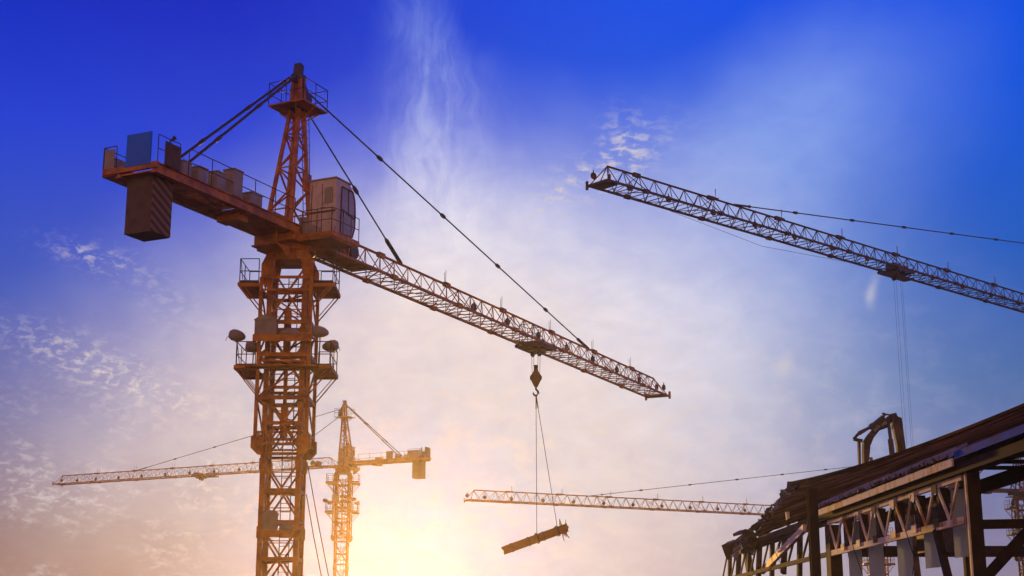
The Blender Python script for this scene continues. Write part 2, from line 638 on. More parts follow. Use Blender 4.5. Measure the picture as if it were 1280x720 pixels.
def counter_deck():
    mb = MB()
    for s in (-1, 1):
        mb.box(CJ, -0.6, s * 0.78 - 0.07, s * 0.78 + 0.07, 0.04, 0.34)
        mb.box(CJ, -0.6, s * 0.78 - 0.13, s * 0.78 + 0.13, 0.0, 0.04)
        mb.box(CJ, -0.6, s * 0.78 - 0.13, s * 0.78 + 0.13, 0.34, 0.38)
    mb.box(-4.6, -0.6, -0.70, 0.70, 0.02, 0.07)
    mb.box(CJ, -7.4, -0.70, 0.70, 0.05, 0.10)
    mb.box(-8.0, -4.4, 0.10, 0.68, 0.05, 0.09)
    for i in range(9):
        x = -7.5 + 0.36 * i
        mb.bar((x, -0.71, 0.15), (x, 0.71, 0.15), 0.07, 0.12)
    mb.bar((-7.5, -0.7, 0.12), (-4.6, 0.1, 0.12), 0.06)
    mb.bar((-6.0, 0.7, 0.12), (-4.6, -0.6, 0.12), 0.06)
    mb.bar((CJ, -0.95, 0.27), (CJ, 1.45, 0.27), 0.12, 0.22)
    mb.box(CJ, -8.2, 0.91, 1.5, 0.12, 0.18)          # end gallery on the left side
    mb.box(-4.3, -3.7, -0.5, 0.5, -0.25, 0.0)
    return mb


def rail_run(mb, pts, h=1.0, mid=True, step=1.1, r=0.019, toe=False):
    pts = [Vector(p) for p in pts]
    for a, b in zip(pts, pts[1:]):
        n = max(1, int(round((b - a).length / step)))
        for i in range(n + 1):
            p = a.lerp(b, i / n)
            mb.tube(p, p + Vector((0, 0, h)), r, 5)
        for z in ((h, h * 0.5) if mid else (h,)):
            mb.tube(a + Vector((0, 0, z)), b + Vector((0, 0, z)), r, 5)
        if toe:
            mb.bar(a + Vector((0, 0, 0.06)), b + Vector((0, 0, 0.06)), 0.012, 0.12)
    return mb


def counter_rail():
    mb = MB()
    rail_run(mb, [(-7.9, -0.92, 0.36), (-1.2, -0.92, 0.36)], 1.0, True, 1.35)
    rail_run(mb, [(CJ, -0.92, 0.36), (-8.4, -0.92, 0.36)], 1.0)
    rail_run(mb, [(CJ, 1.45, 0.2), (CJ, 0.9, 0.2)], 1.0)
    rail_run(mb, [(CJ, 1.48, 0.2), (-8.25, 1.48, 0.2)], 1.0)
    return mb


def gallery_panel():
    return MB().box(CJ + 0.05, -8.3, 1.50, 1.52, 0.25, 1.05).box(CJ - 0.02, CJ, 0.98, 1.42, 0.25, 1.1)


def side_panel():
    return MB().box(-9.3, -8.45, -1.0, -0.97, 0.35, 1.2)


def board():
    return MB().box(CJ - 0.07, CJ - 0.02, -0.62, 0.42, 0.36, 1.5).bar((CJ - 0.045, -0.62, 0.36), (CJ - 0.045, -0.62, 1.5), 0.06).bar(
        (CJ - 0.045, -0.66, 0.34), (CJ - 0.045, 0.46, 0.34), 0.07, 0.05)


def counterweight():
    return MB().box(-9.3, -8.25, -0.52, 0.60, -2.0, 0.14)


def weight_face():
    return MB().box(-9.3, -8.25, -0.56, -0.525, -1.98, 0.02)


def horn():
    return MB().tube((-8.7, -0.7, 0.38), (-8.7, -0.7, 1.45), 0.03).lathe([(0, 0.03), (0.22, 0.09)], (-8.7, -0.7, 1.42), (0.3, -0.4, 0.5), 8)


def cabinet(w, d, h):
    def f():
        mb = MB().box(-w / 2, w / 2, -d / 2, d / 2, 0.0, h).box(-w / 2 - 0.03, w / 2 + 0.03, -d / 2 - 0.03, d / 2 + 0.03, h, h + 0.04)
        for i in range(5):
            z = h * (0.25 + 0.1 * i)
            mb.box(-w / 2 - 0.012, -w / 2, -d * 0.3, d * 0.3, z, z + h * 0.04)
        return mb
    return f


def turntable():
    mb = MB().box(-1.25, 1.0, -0.95, 0.95, -0.32, 0.0)
    mb.box(-0.75, 1.0, -2.35, -0.95, -0.28, -0.02)     # bracket that carries the cab
    mb.bar((-0.7, -2.35, -0.1), (1.3, -2.35, -0.1), 0.10, 0.22)
    mb.lathe([(-0.56, 0.92), (-0.54, 0.98), (-0.34, 0.98), (-0.32, 0.92)], (0, 0, 0), (0, 0, 1), 28)
    mb.box(-0.3, 0.9, 0.95, 1.5, -0.3, -0.2)
    return mb


def slew_head():
    """Flared top of the mast below the slewing ring (does not slew)."""
    mb = MB().box(-0.80, 0.80, -0.80, 0.80, -0.95, -0.56)
    for sx in (-1, 1):
        for sy in (-1, 1):
            mb.prism([(sx * 0.60, sy * 0.78, -0.62), (sx * 0.84, sy * 0.78, -0.70), (sx * 1.05, sy * 0.78, -1.15), (sx * 1.05, sy * 0.78, -1.75),
                      (sx * 0.88, sy * 0.78, -2.15), (sx * 0.60, sy * 0.78, -1.60), (sx * 0.50, sy * 0.78, -0.95)], (0, -sy * 0.14, 0))
    return mb


def side_perch():
    mb = MB().box(-1.9, -1.0, -0.6, 0.6, -0.62, -0.56)
    mb.prism([(-1.9, -0.6, -0.56), (-1.0, -0.6, -0.56), (-1.0, -0.6, -1.05)], (0, 0.05, 0))
    mb.tube((-1.88, -0.55, -0.56), (-1.88, -0.55, 0.25), 0.022, 5)
    return mb


HX = 0.05
HEAD = 7.55


def head_legs():
    mb = MB()
    for sx in (-1, 1):
        for sy in (-1, 1):
            mb.bar((-0.35 + sx * 0.70, sy * 0.62, 0.0), (HX + sx * 0.18, sy * 0.20, 5.7), 0.13)
            mb.bar((HX + sx * 0.18, sy * 0.20, 5.7), (HX + sx * 0.12, sy * 0.16, 7.1), 0.13)
    return mb


def head_at(z, sx, sy):
    t = z / 5.7
    return Vector((-0.35 + sx * 0.70 + (HX + 0.35 + sx * (0.18 - 0.70)) * t, sy * (0.62 + (0.20 - 0.62) * t), z))


def head_bracing():
    mb = MB()
    zs = [0.15, 1.15, 2.1, 3.0, 3.8, 4.5, 5.1, 5.65]
    for k in range(len(zs) - 1):
        a, b = zs[k], zs[k + 1]
        f = 1 if k % 2 else -1
        for s in (-1, 1):
            mb.bar(head_at(a, -f, s), head_at(b, f, s), 0.06)
            mb.bar(head_at(a, s, f), head_at(b, s, -f), 0.06)
        if k % 2 == 0:
            for s in (-1, 1):
                mb.bar(head_at(b, -1, s), head_at(b, 1, s), 0.05)
                mb.bar(head_at(b, s, -1), head_at(b, s, 1), 0.05)
    return mb


def head_top():
    mb = MB().box(HX - 0.34, HX + 0.34, -0.30, 0.30, 5.62, 5.82)
    mb.box(HX - 0.24, HX + 0.24, -0.22, 0.22, 6.95, 7.2)
    mb.prism([(HX - 0.55, -0.08, 6.75), (HX - 0.35, -0.08, 7.1), (HX + 0.3, -0.08, 7.2), (HX + 0.62, -0.08, 6.65), (HX + 0.5, -0.08, 6.4),
              (HX + 0.1, -0.08, 6.9)], (0, 0.16, 0))
    mb.lathe([(-0.10, 0.10), (-0.10, 0.26), (0.10, 0.26), (0.10, 0.10)], (HX + 0.62, -0.02, 6.35), (0, 1, 0), 14)
    mb.lathe([(-0.12, 0.10), (-0.12, 0.20), (0.12, 0.20), (0.12, 0.10)], (HX + 0.66, 0.0, 5.98), (0, 1, 0), 14)
    mb.bar((HX - 0.05, 0, 7.2), (HX + 0.02, 0, HEAD + 0.12), 0.30, 0.30)
    mb.tube((HX + 0.22, 0.1, 7.2), (HX + 0.24, 0.1, HEAD + 0.2), 0.03, 5)
    return mb


def head_platform():
    mb = MB().box(HX - 0.9, HX + 0.9, -0.9, -0.25, 5.66, 5.72).box(HX - 0.9, HX + 0.9, 0.25, 0.85, 5.66, 5.72)
    mb.box(HX + 0.3, HX + 0.9, -0.25, 0.25, 5.66, 5.72).box(HX - 0.9, HX - 0.3, -0.25, 0.25, 5.66, 5.72)
    for s in (-1, 1):
        mb.bar((HX + s * 0.2, -0.1, 5.1), (HX + s * 0.85, -0.5, 5.66), 0.06)
        mb.bar((HX, s * 0.2, 5.1), (HX, s * 0.85, 5.66), 0.06)
    return mb


def head_rail():
    c = [(HX - 0.88, -0.88, 5.72), (HX + 0.88, -0.88, 5.72), (HX + 0.88, 0.83, 5.72), (HX - 0.88, 0.83, 5.72), (HX - 0.88, -0.88, 5.72)]
    return rail_run(MB(), c, 0.95, True, 0.95)


def head_ladder():
    mb = MB()
    a0, a1 = Vector((HX + 0.75, -0.35, 0.4)), Vector((HX + 0.40, -0.30, 5.6))
    o = Vector((0.0, 0.34, 0))
    mb.tube(a0, a1, 0.018, 5)
    mb.tube(a0 + o, a1 + o, 0.018, 5)
    for i in range(17):
        p = a0.lerp(a1, (i + .5) / 17)
        mb.tube(p, p + o, 0.012, 4)
    return mb


def panel_box():
    return MB().box(-0.25, 0.2, -0.72, -0.58, 2.0, 2.75)


# operator's cab: profile seen from the side, front towards +x
CY0, CY1, CX0 = -2.12, -0.88, -0.12


def cab_body():
    prof = [(CX0, 0.06), (1.02, 0.06), (1.24, 0.22), (1.36, 0.75), (1.38, 1.25), (1.30, 1.75), (1.12, 2.18), (0.95, 2.32), (CX0, 2.36)]
    return MB().prism([(x, CY0, z) for x, z in prof], (0, CY1 - CY0, 0))


def cab_roof():
    return MB().box(CX0 - 0.05, 0.98, CY0 - 0.04, CY1 + 0.04, 2.365, 2.42)


def cab_back_window():
    mb = MB()
    pts = []
    y0, y1, z0, z1, r = -1.98, -1.60, 1.35, 2.02, 0.08
    for cx, cz, a0 in ((y1 - r, z1 - r, 0), (y0 + r, z1 - r, 90), (y0 + r, z0 + r, 180), (y1 - r, z0 + r, 270)):
        for k in range(4):
            a = R(a0 + k * 30)
            pts.append((CX0 - 0.025, cx + r * math.cos(a), cz + r * math.sin(a)))
    return mb.prism(pts, (0.02, 0, 0))


def cab_side_window(upper):
    def f():
        if upper:
            p = [(0.28, 1.22), (1.28, 1.02), (1.25, 1.72), (1.10, 2.05), (0.34, 2.06)]
        else:
            p = [(0.28, 0.18), (1.12, 0.22), (1.28, 0.6), (1.29, 0.95), (0.28, 1.12)]
        return MB().prism([(x, CY0 - 0.018, z) for x, z in p], (0, 0.015, 0))
    return f


def cab_frame():
    mb = MB()
    p = [(0.24, 0.14), (1.14, 0.18), (1.31, 0.6), (1.33, 1.2), (1.28, 1.75), (1.12, 2.10), (0.28, 2.11)]
    for a, b in zip(p, p[1:] + p[:1]):
        mb.bar((a[0], CY0 - 0.02, a[1]), (b[0], CY0 - 0.02, b[1]), 0.05)
    mb.bar((0.26, CY0 - 0.02, 1.17), (1.33, CY0 - 0.02, 0.98), 0.06)
    mb.bar((0.80, CY0 - 0.02, 1.08), (0.78, CY0 - 0.02, 2.08), 0.05)
    return mb


def cab_front_window():
    pr = [(1.375, 0.78), (1.395, 1.25), (1.315, 1.73), (1.135, 2.15)]
    mb = MB()
    for a, b in zip(pr, pr[1:]):
        mb.add([(a[0], CY0 + 0.1, a[1]), (a[0], CY1 - 0.1, a[1]), (b[0], CY1 - 0.1, b[1]), (b[0], CY0 + 0.1, b[1])], [(0, 1, 2, 3)])
    return mb


def cab_trim():
    mb = MB().box(CX0 - 0.018, CX0, CY0, CY1, 0.98, 1.06)
    mb.box(CX0 - 0.03, CX0, -1.62, -1.42, 1.16, 1.20)
    for y in (-0.98, -1.48):
        mb.box(CX0 - 0.014, CX0, y - 0.012, y + 0.012, 0.1, 2.2)
    return mb


def cab_rail():
    mb = MB()
    rail_run(mb, [(-0.72, -0.95, 0.0), (-0.72, -2.35, 0.0), (0.0, -2.42, 0.0), (1.2, -2.42, 0.0)], 0.95, True, 0.75)
    return mb


def air_unit():
    return MB().box(-0.62, -0.15, -1.45, -0.72, 0.0, 0.36).lathe([(0, 0.14), (0.02, 0.14)], (-0.63, -1.08, 0.18), (-1, 0, 0), 14).box(-0.5, -0.2, -0.9, -0.65, 0.36, 0.8)


def pendant(p0, p1, r, gaps, end_fork, knot=2.6):
    def f():
        a, b = Vector(p0), Vector(p1)
        mb = MB().tube(a, b, r, 6)
        d = (b - a).normalized()
        n = max(1, int(round((b - a).length / gaps)))
        for i in range(1, n):
            p = a.lerp(b, i / n)
            mb.lathe([(-0.28, r), (-0.13, r * knot), (0.13, r * knot), (0.28, r)], p, d, 8)
        if end_fork:
            s = Vector((0, 1, 0))
            q = b - d * 1.5
            for k in (-0.07, 0.07):
                mb.bar(q + s * k, b + s * k, 0.035, 0.07)
            mb.lathe([(-0.2, r), (0.0, 0.10), (0.2, r)], q, d, 8)
        return mb
    return f


# mast in the crane's root frame shifted up by H: z = 0 is the jib level
MW, CW = 0.69, 0.99


def mast_leg(H, sx, sy):
    def f():
        mb = MB().box(sx * MW - 0.095, sx * MW + 0.095, sy * MW - 0.095, sy * MW + 0.095, -H, -0.95)
        z = -3.9
        while z > -H:
            mb.box(sx * MW - 0.13, sx * MW + 0.13, sy * MW - 0.13, sy * MW + 0.13, z - 0.22, z + 0.22)
            z -= 2.6
        return mb
    return f


def mast_bracing(H):
    def f():
        mb = MB()
        z = -1.0
        k = 0
        P = 2.6
        while z > -H + 0.5:
            z0, z1 = z, max(z - P, -H + 0.05)
            zm = (z0 + z1) / 2
            for s in (-1, 1):
                def fx(u, zz, off=0.0):
                    return (u, s * (MW + off), zz)

                def fy(u, zz, off=0.0):
                    return (s * (MW + off), u, zz)
                for q in (fx, fy):
                    mb.bar(q(-MW, z1 + 0.1), q(MW, z1 + 0.1), 0.11)
                    mb.bar(q(-MW, zm), q(MW, zm), 0.13)
                    mb.bar(q(-MW, z0 - 0.25), q(0, zm), 0.075)
                    mb.bar(q(MW, z0 - 0.25), q(0, zm), 0.075)
                    mb.bar(q(-MW, z1 + 0.25), q(0, zm), 0.075)
                    mb.bar(q(MW, z1 + 0.25), q(0, zm), 0.075)
                    mb.bar(q(-MW, z0 - 0.62), q(MW, z0 - 0.62), 0.035)
                    mb.bar(q(-MW, z1 + 0.62), q(MW, z1 + 0.62), 0.035)
            d = 1 if k % 2 else -1
            mb.bar((-MW, -d * MW, zm - 0.1), (MW, d * MW, zm - 0.1), 0.06)
            z -= P
            k += 1
        return mb
    return f


def mast_ladder(H):
    def f():
        mb = MB()
        x0, x1, y = -0.12, 0.26, 0.40
        mb.tube((x0, y, -H + 0.2), (x0, y, -1.4), 0.02, 5).tube((x1, y, -H + 0.2), (x1, y, -1.4), 0.02, 5)
        z = -1.6
        while z > -H + 0.3:
            mb.tube((x0, y, z), (x1, y, z), 0.013, 4)
            z -= 0.33
        return mb
    return f


CAGE_TOP, CAGE_BOT = -1.75, -8.45


def cage_leg(sx, sy):
    return lambda: MB().box(sx * CW - 0.065, sx * CW + 0.065, sy * CW - 0.065, sy * CW + 0.065, CAGE_BOT, CAGE_TOP)


def cage_bracing():
    mb = MB()
    zs = [CAGE_TOP, -2.25, -3.55, -4.85, -5.1, -6.55, -7.9, CAGE_BOT + 0.1]
    for s in (-1, 1):
        for k, z in enumerate(zs):
            w = 0.16 if k in (2, 3, 5) else 0.08
            mb.bar((-CW, s * CW, z), (CW, s * CW, z), 0.07, w)
            mb.bar((s * CW, -CW, z), (s * CW, CW, z), 0.07, w)
        for a, b in ((1, 2), (2, 3), (4, 5), (5, 6)):
            za, zb = zs[a], zs[b]
            f = 1 if a % 2 else -1
            mb.bar((-f * CW, s * CW, za), (f * CW, s * CW, zb), 0.06)
            mb.bar((s * CW, -f * CW, za), (s * CW, f * CW, zb), 0.06)
        # Warren row at the foot of the cage
        for i in range(6):
            x = -CW + i * CW / 3
            mb.bar((x, s * CW, -7.9 if i % 2 else CAGE_BOT + 0.1), (x + CW / 3, s * CW, CAGE_BOT + 0.1 if i % 2 else -7.9), 0.05)
    for sx in (-1, 1):
        for sy in (-1, 1):
            mb.prism([(sx * (CW + 0.16), sy * CW, -8.05), (sx * 0.60, sy * CW, -8.05), (sx * 0.68, sy * CW, -8.75), (sx * (CW - 0.1), sy * CW, -8.75),
                      (sx * (CW + 0.16), sy * CW, -8.5)], (0, -sy * 0.25, 0))
    return mb


def jack_column():
    return MB().box(-0.13, 0.13, -0.4, -0.14, -4.9, -2.9).box(-0.13, 0.13, -0.4, -0.14, -8.0, -6.7).tube((0, -0.27, -4.9), (0, -0.27, -6.7), 0.08, 10).box(
        -0.22, 0.22, -0.5, -0.05, -5.1, -4.85)


def platform(z, wid, side):
    def f():
        mb = MB()
        for s in (side,):
            x0, x1 = sorted((s * (CW + 0.07), s * (CW + wid)))
            mb.box(x0, x1, -CW - 0.1, CW + 0.1, z - 0.05, z)
            for y in (-CW - 0.06, CW + 0.06):
                mb.bar((x0, y, z - 0.09), (x1, y, z - 0.09), 0.06, 0.1)
                mb.bar((s * (CW + wid - 0.05), y, z - 0.1), (s * CW, y, z - 1.15), 0.045)
                mb.bar((s * (CW + wid - 0.2), y, z - 0.1), (s * CW, y, z - 0.95), 0.03)
            xe = s * (CW + wid)
            mb.bar((xe, -CW - 0.1, z - 0.03), (xe, CW + 0.1, z - 0.03), 0.04, 0.14)
        return mb
    return f


def front_beam(z, wid):
    def f():
        mb = MB()
        if True:
            mb.box(-CW - wid, CW + wid, -CW - 0.24, -CW - 0.1, z - 0.10, z + 0.04)
            mb.box(-CW - 0.4, CW + 0.4, -CW - 0.6, -CW - 0.24, z - 0.06, z - 0.01)
        return mb
    return f


def platform_rail(z, wid, side):
    def f():
        mb = MB()
        for s in (side,):
            xe, xi = s * (CW + wid - 0.03), s * (CW + 0.1)
            rail_run(mb, [(xi, -CW - 0.06, z), (xe, -CW - 0.06, z), (xe, CW + 0.06, z), (xi, CW + 0.06, z)], 1.0, True, 0.85, 0.02, True)
            mb.tube((xe, -CW, z + 1.0), (xe, -CW + 0.85, z), 0.015, 5)
        return mb
    return f


def power_pack():
    mb = MB()
    for i in range(10):
        x = -1.25 + i * 0.098
        mb.box(x, x + 0.07, -1.87, -1.22, -4.18, -3.62)
    mb.box(-1.24, -0.28, -1.85, -1.24, -4.18, -3.60)
    mb.prism([(-1.30, -1.9, -3.60), (-0.22, -1.9, -3.60), (-0.30, -1.9, -3.48), (-0.95, -1.9, -3.40)], (0, 0.72, 0))
    return mb


def tank_dome():
    return MB().lathe([(0, 0.50), (0.06, 0.49), (0.16, 0.40), (0.24, 0.24), (0.28, 0.04)], (0.33, -1.5, -4.16), (0, 0, 1), 20)


def pack_shelf():
    return MB().box(-1.3, 1.35, -1.95, -1.2, -4.26, -4.19).box(-1.3, 1.35, -1.98, -1.92, -4.46, -4.19)


def floodlight():
    mb = MB().lathe([(-0.34, 0.03), (-0.30, 0.10), (-0.16, 0.19), (0.04, 0.235), (0.22, 0.22), (0.31, 0.16), (0.33, 0.02)], (0, 0, 0.34), (1, 0.25, 0.1), 14)
    mb.tube((0, 0, 0.12), (0, 0, -0.12), 0.025, 5).bar((0.05, -0.22, 0.34), (0.05, 0.22, 0.34), 0.04)
    mb.path([(0.05, -0.24, 0.34), (0.02, -0.24, 0.12), (0.02, 0.24, 0.12), (0.05, 0.24, 0.34)], 0.016, 5)
    mb.path([(0.3, 0.0, 0.36), (0.42, 0.02, 0.22), (0.45, 0.02, 0.10)], 0.012, 5)
    return mb


def crane(label, X, Y, H, az, L, so, si, ts, paint="crane", full=True, name="tower_crane", mast_rot=0.0, cable_drop=None):
    P = M[paint]
    root = thing(name, label, "tower crane", (X, Y, 0), "tower cranes on the building site")
    rz = math.pi / 2 - az

    def fixed(nm, key, fn, mat=P, par=root, sm=False, lab=None):
        o = link(nm, cached(key, fn, mat, sm), par, lab)
        if par is root:
            o.location = (0, 0, H)
            o.rotation_euler = (0, 0, mast_rot)
        return o

    def slew(nm, key, fn, mat=P, sm=False, lab=None):
        o = link(nm, cached(key, fn, mat, sm), root, lab)
        o.location = (0, 0, H)
        o.rotation_euler = (0, 0, rz)
        return o

    def sub(nm, key, fn, mat, par, loc=(0, 0, 0), sm=False, lab=None, rot=(0, 0, 0)):
        o = link(nm, cached(key, fn, mat, sm), par, lab)
        o.location = loc
        o.rotation_euler = rot
        return o

    # mast
    for sx in (-1, 1):
        for sy in (-1, 1):
            fixed("mast_leg", ("mast_leg", H, sx, sy), mast_leg(H, sx, sy))
    fixed("mast_bracing", ("mast_bracing", H), mast_bracing(H))
    fixed("ladder", ("ladder", H), mast_ladder(H), M["steel"])
    fixed("base_block", ("base_block", H), lambda: MB().box(-2.4, 2.4, -2.4, 2.4, -H + 0.01, -H + 0.6), M["concrete"])
    fixed("slewing_head", "slewing_head", slew_head)
    # climbing cage
    for sx in (-1, 1):
        for sy in (-1, 1):
            fixed("cage_leg", ("cage_leg", sx, sy), cage_leg(sx, sy))
    fixed("cage_bracing", "cage_bracing", cage_bracing)
    fixed("jack_column", "jack_column", jack_column)
    for z, fr in ((-2.0, False), (-5.35, True)):
        for sd_ in (-1, 1):
            p = fixed("platform", ("platform", z, sd_), platform(z, 0.90, sd_))
            sub("railing", ("railing", z, sd_), platform_rail(z, 0.88, sd_), M["steel"] if paint == "crane" else P, p)
        if fr:
            fixed("front_beam", ("front_beam", z), front_beam(z, 0.90))
    shelf = fixed("equipment_shelf", "equipment_shelf", pack_shelf)
    shelf.scale = (0.86, 0.86, 1)
    sub("power_pack", "power_pack", power_pack, M["cabinet"], shelf)
    sub("tank", "tank", tank_dome, M["cabinet"], shelf, sm=True)
    if full:
        low = fixed("equipment_shelf", "equipment_shelf", pack_shelf)
        low.location = (0.10, 0.30, H - 7.45)
        low.scale = (0.56, 0.62, 1)
        sub("power_pack", "power_pack", power_pack, M["cabinet"], low)
        sub("tank", "tank", tank_dome, M["cabinet"], low, sm=True)
    for x, y, z, a in ((-1.84, -1.0, -4.45, 200), (-1.55, 1.0, -4.5, 170), (1.40, -1.0, -4.30, 180), (1.66, 0.2, -4.62, -25)):
        f = fixed("floodlight", "floodlight", floodlight, M["cabinet"], sm=True)
        f.location = (x, y, H + z)
        f.rotation_euler = (0, 0, R(a))
        sub("lamp_post", ("lamp_post", round(z, 2)), (lambda zz: lambda: MB().tube((0, 0, -5.35 - zz), (0, 0, 0.1), 0.025, 5))(z), M["steel"], f)
    # slewing part
    slew("turntable", "turntable", turntable)
    slew("side_perch", "side_perch", side_perch)
    slew("tower_head", "tower_head", head_legs)
    slew("head_bracing", "head_bracing", head_bracing)
    ht = slew("head_top", "head_top", head_top, M["steel"] if paint == "crane" else P)
    hp = slew("head_platform", "head_platform", head_platform)
    sub("railing", "head_railing", head_rail, M["steel"], hp)
    slew("head_ladder", "head_ladder", head_ladder, M["steel"])
    slew("switch_box", "switch_box", panel_box)
    cb = slew("cab", "cab", cab_body, M["cab"])
    sub("roof", "cab_roof", cab_roof, M["cabinet"], cb)
    sub("window", "cab_back_window", cab_back_window, M["glass"], cb)
    sub("window", "cab_upper_window", cab_side_window(True), M["pane"], cb)
    sub("window", "cab_lower_window", cab_side_window(False), M["pane"], cb)
    sub("windscreen", "cab_windscreen", cab_front_window, M["glass"], cb)
    sub("window_frame", "cab_window_frame", cab_frame, M["steel"], cb)
    sub("trim", "cab_trim", cab_trim, M["steel"], cb)
    slew("cab_railing", "cab_railing", cab_rail, M["steel"])
    slew("air_unit", "air_unit", air_unit, M["cabinet"])
    # counter-jib
    cj = slew("counter_jib", "counter_jib", counter_deck)
    if not full:
        cj.scale = (1.17, 1, 1)
    sub("railing", "counter_railing", counter_rail, M["steel"], cj)
    sub("gallery_panel", "gallery_panel", gallery_panel, M["cabinet"], cj)
    sub("side_panel", "side_panel", side_panel, M["concrete"], cj)
    sub("sign_board", "sign_board", board, M["blue"] if full else M["concrete"], cj)
    sub("horn", "horn", horn, M["steel"], cj)
    for x, w, d, h in ((-7.95, 0.46, 0.42, 0.45), (-7.05, 0.46, 0.42, 0.50), (-6.0, 0.5, 0.45, 0.62), (-5.0, 0.55, 0.5, 1.0), (-3.8, 0.7, 0.5, 0.40)):
        sub("cabinet", ("cabinet", w, d, h), cabinet(w, d, h), M["cabinet"], cj, (x, -0.70, 0.38))
    cw = slew("counterweight", "counterweight", counterweight, M["concrete"])
    if not full:
        cw.location = Vector((0, 0, H)) + Matrix.Rotation(rz, 3, "Z") @ Vector((-1.5, 0, 0))
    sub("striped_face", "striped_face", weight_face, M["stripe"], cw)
    for s in (-1, 1):
        slew("counter_pendant", ("counter_pendant", s), pendant((HX - 0.45, s * 0.14, 6.95), (-8.2, s * 0.5, 0.35), 0.055, 3.6, False, 1.5), M["steel"])
    # jib
    for s in (-1, 1):
        slew("jib_bottom_chord", ("jib_bottom_chord", L, s), lambda s=s: jib_bottom_chord(L, s))
    tcd = slew("jib_top_chord", ("jib_top_chord", L), lambda: jib_top_chord(L))
    lac = slew("jib_lacing", ("jib_lacing", L), lambda: jib_lacing(L))
    x = 13.0
    while x < L - 4:
        sub("safety_pin", "safety_pin", jib_pin, M["steel"], tcd, (x, 0, JH + 0.06))
        x += 6.2
    x = 15.5
    while x < L - 1:
        sub("cable_roller", "cable_roller", roller, M["steel"], lac, (x, -0.34, 0.42), sm=False)
        x += 3.85 if x < L - 8 else 3.2
    sub("cable_roller", "cable_roller", roller, M["steel"], lac, (L - 0.15, -0.5, 0.55))
    pl = slew("jib_walkway", "jib_walkway", jib_plate)
    sub("winch", "winch", winch, M["steel"], pl)
    for k, (xe, z0) in enumerate(((so, 6.7), (si, 5.9))):
        slew("jib_pendant", ("jib_pendant", k, xe), pendant((HX + 0.6, 0, z0), (xe, 0, JH + 0.03), 0.036, 6.2 if k == 0 else 5.0, True), M["cable"])
    tr_ = slew("trolley", "trolley", trolley, M["steel"])
    tr_.location = Vector((0, 0, H)) + Matrix.Rotation(rz, 3, "Z") @ Vector((ts, 0, 0))
    bk = sub("service_basket", "service_basket", trolley_basket, M["steel"], tr_)
    rope = lambda: MB().path([(2.5, 0.1, 0.18), (ts * 0.5, 0.1, 0.02), (ts - 0.8, 0.1, -0.05)], 0.012, 4).path(
        [(ts + 0.8, -0.1, -0.05), (ts + (L - ts) * 0.5, -0.1, -0.02 if L < 58 else -0.9), (L - 0.5, -0.1, 0.0)], 0.012, 4)
    slew("trolley_rope", ("trolley_rope", L, ts), rope, M["cable"])
    return root, rz


mainX, mainY, mainH, mainAz, mainL = -8.92, 56.9, 17.4, 0.448, 42.9
TS = 23.6
main, main_rz = crane("large orange tower crane nearest the viewer, lifting a bundle of beams", mainX, mainY, mainH, mainAz, mainL, 31.0, 8.8, TS)
# slack cables running from the mast to the ground
for (xa, ya, xb, yb) in ((384, 578, 411, 716), (383, 618, 402, 716)):
    a, b = at(xa, ya, mainY + 1.25), at(xb, yb, mainY + 3.5)
    b2 = a + (b - a) * 1.55
    o = link("power_cable", MB().path([a, a.lerp(b2, .33) + Vector((-.03, 0, -.02)), a.lerp(b2, .66) + Vector((-.03, 0, -.02)), b2], 0.02, 5).mesh("power_cable", M["cable"]), main)
    o.matrix_parent_inverse = Matrix.Translation(-main.location)

second, _ = crane("hazy amber tower crane in the distance, behind the large crane's mast", -19.6, 169.6, 21.4, -1.085, 44.8, 31.5, 9.0, 21.0, full=False)
c3tip = Vector((4.6, 74.044))
C3L, C3az = 60.0, 0.831
c3base = c3tip + Vector((math.sin(C3az), math.cos(C3az))) * C3L
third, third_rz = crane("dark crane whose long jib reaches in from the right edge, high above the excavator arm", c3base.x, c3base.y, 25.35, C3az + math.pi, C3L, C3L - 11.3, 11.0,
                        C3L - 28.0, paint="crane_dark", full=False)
fourth, _ = crane("far crane with a thin level jib ending behind the torn end of the roof", 44.46, 180.07, 16.0, -2.056, 55.5, 40.5, 10.0, 6.0, full=False)
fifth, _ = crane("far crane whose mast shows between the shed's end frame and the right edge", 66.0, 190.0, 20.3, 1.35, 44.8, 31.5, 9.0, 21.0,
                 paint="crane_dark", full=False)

# ------------------------------------------------------------------ load on the main crane
Rm = Matrix.Rotation(main_rz, 3, "Z")
MB0 = Vector((mainX, mainY, mainH))


def mpos(s, t, z):
    return MB0 + Rm @ Vector((s, -t, z))


hk = thing("hook_block", "dark hook block hanging under the trolley of the nearest crane", "hook block", mpos(TS, 0, -1.85))
cheek = MB()
for y in (-0.16, 0.11):
    cheek.prism([(-0.08, y, 0.50), (0.08, y, 0.50), (0.16, y, 0.30), (0.24, y, 0.18), (0.24, y, -0.16), (0.12, y, -0.40), (0.10, y, -0.46), (-0.10, y, -0.46), (-0.12, y, -0.40), (-0.24, y, -0.16), (-0.24, y, 0.18), (-0.16, y, 0.30)], (0, 0.05, 0))
link("cheek_plate", cheek.mesh("cheek_plate", M["hookpaint"]), hk)
sh = MB()
for x in (-0.13, 0.13):
    sh.lathe([(-0.10, 0.05), (-0.10, 0.20), (-0.05, 0.17), (0.05, 0.17), (0.10, 0.20), (0.10, 0.05)], (x, 0.0, 0.02), (0, 1, 0), 16)
sh.box(-0.10, 0.10, -0.09, 0.09, 0.42, 0.72)
link("sheave", sh.mesh("sheave", M["steel"]), hk)
hook = [(0, 0, -0.44), (0, 0, -0.62), (0.10, 0, -0.72), (0.13, 0, -0.84), (0.05, 0, -0.95), (-0.08, 0, -0.95), (-0.15, 0, -0.86), (-0.14, 0, -0.77)]
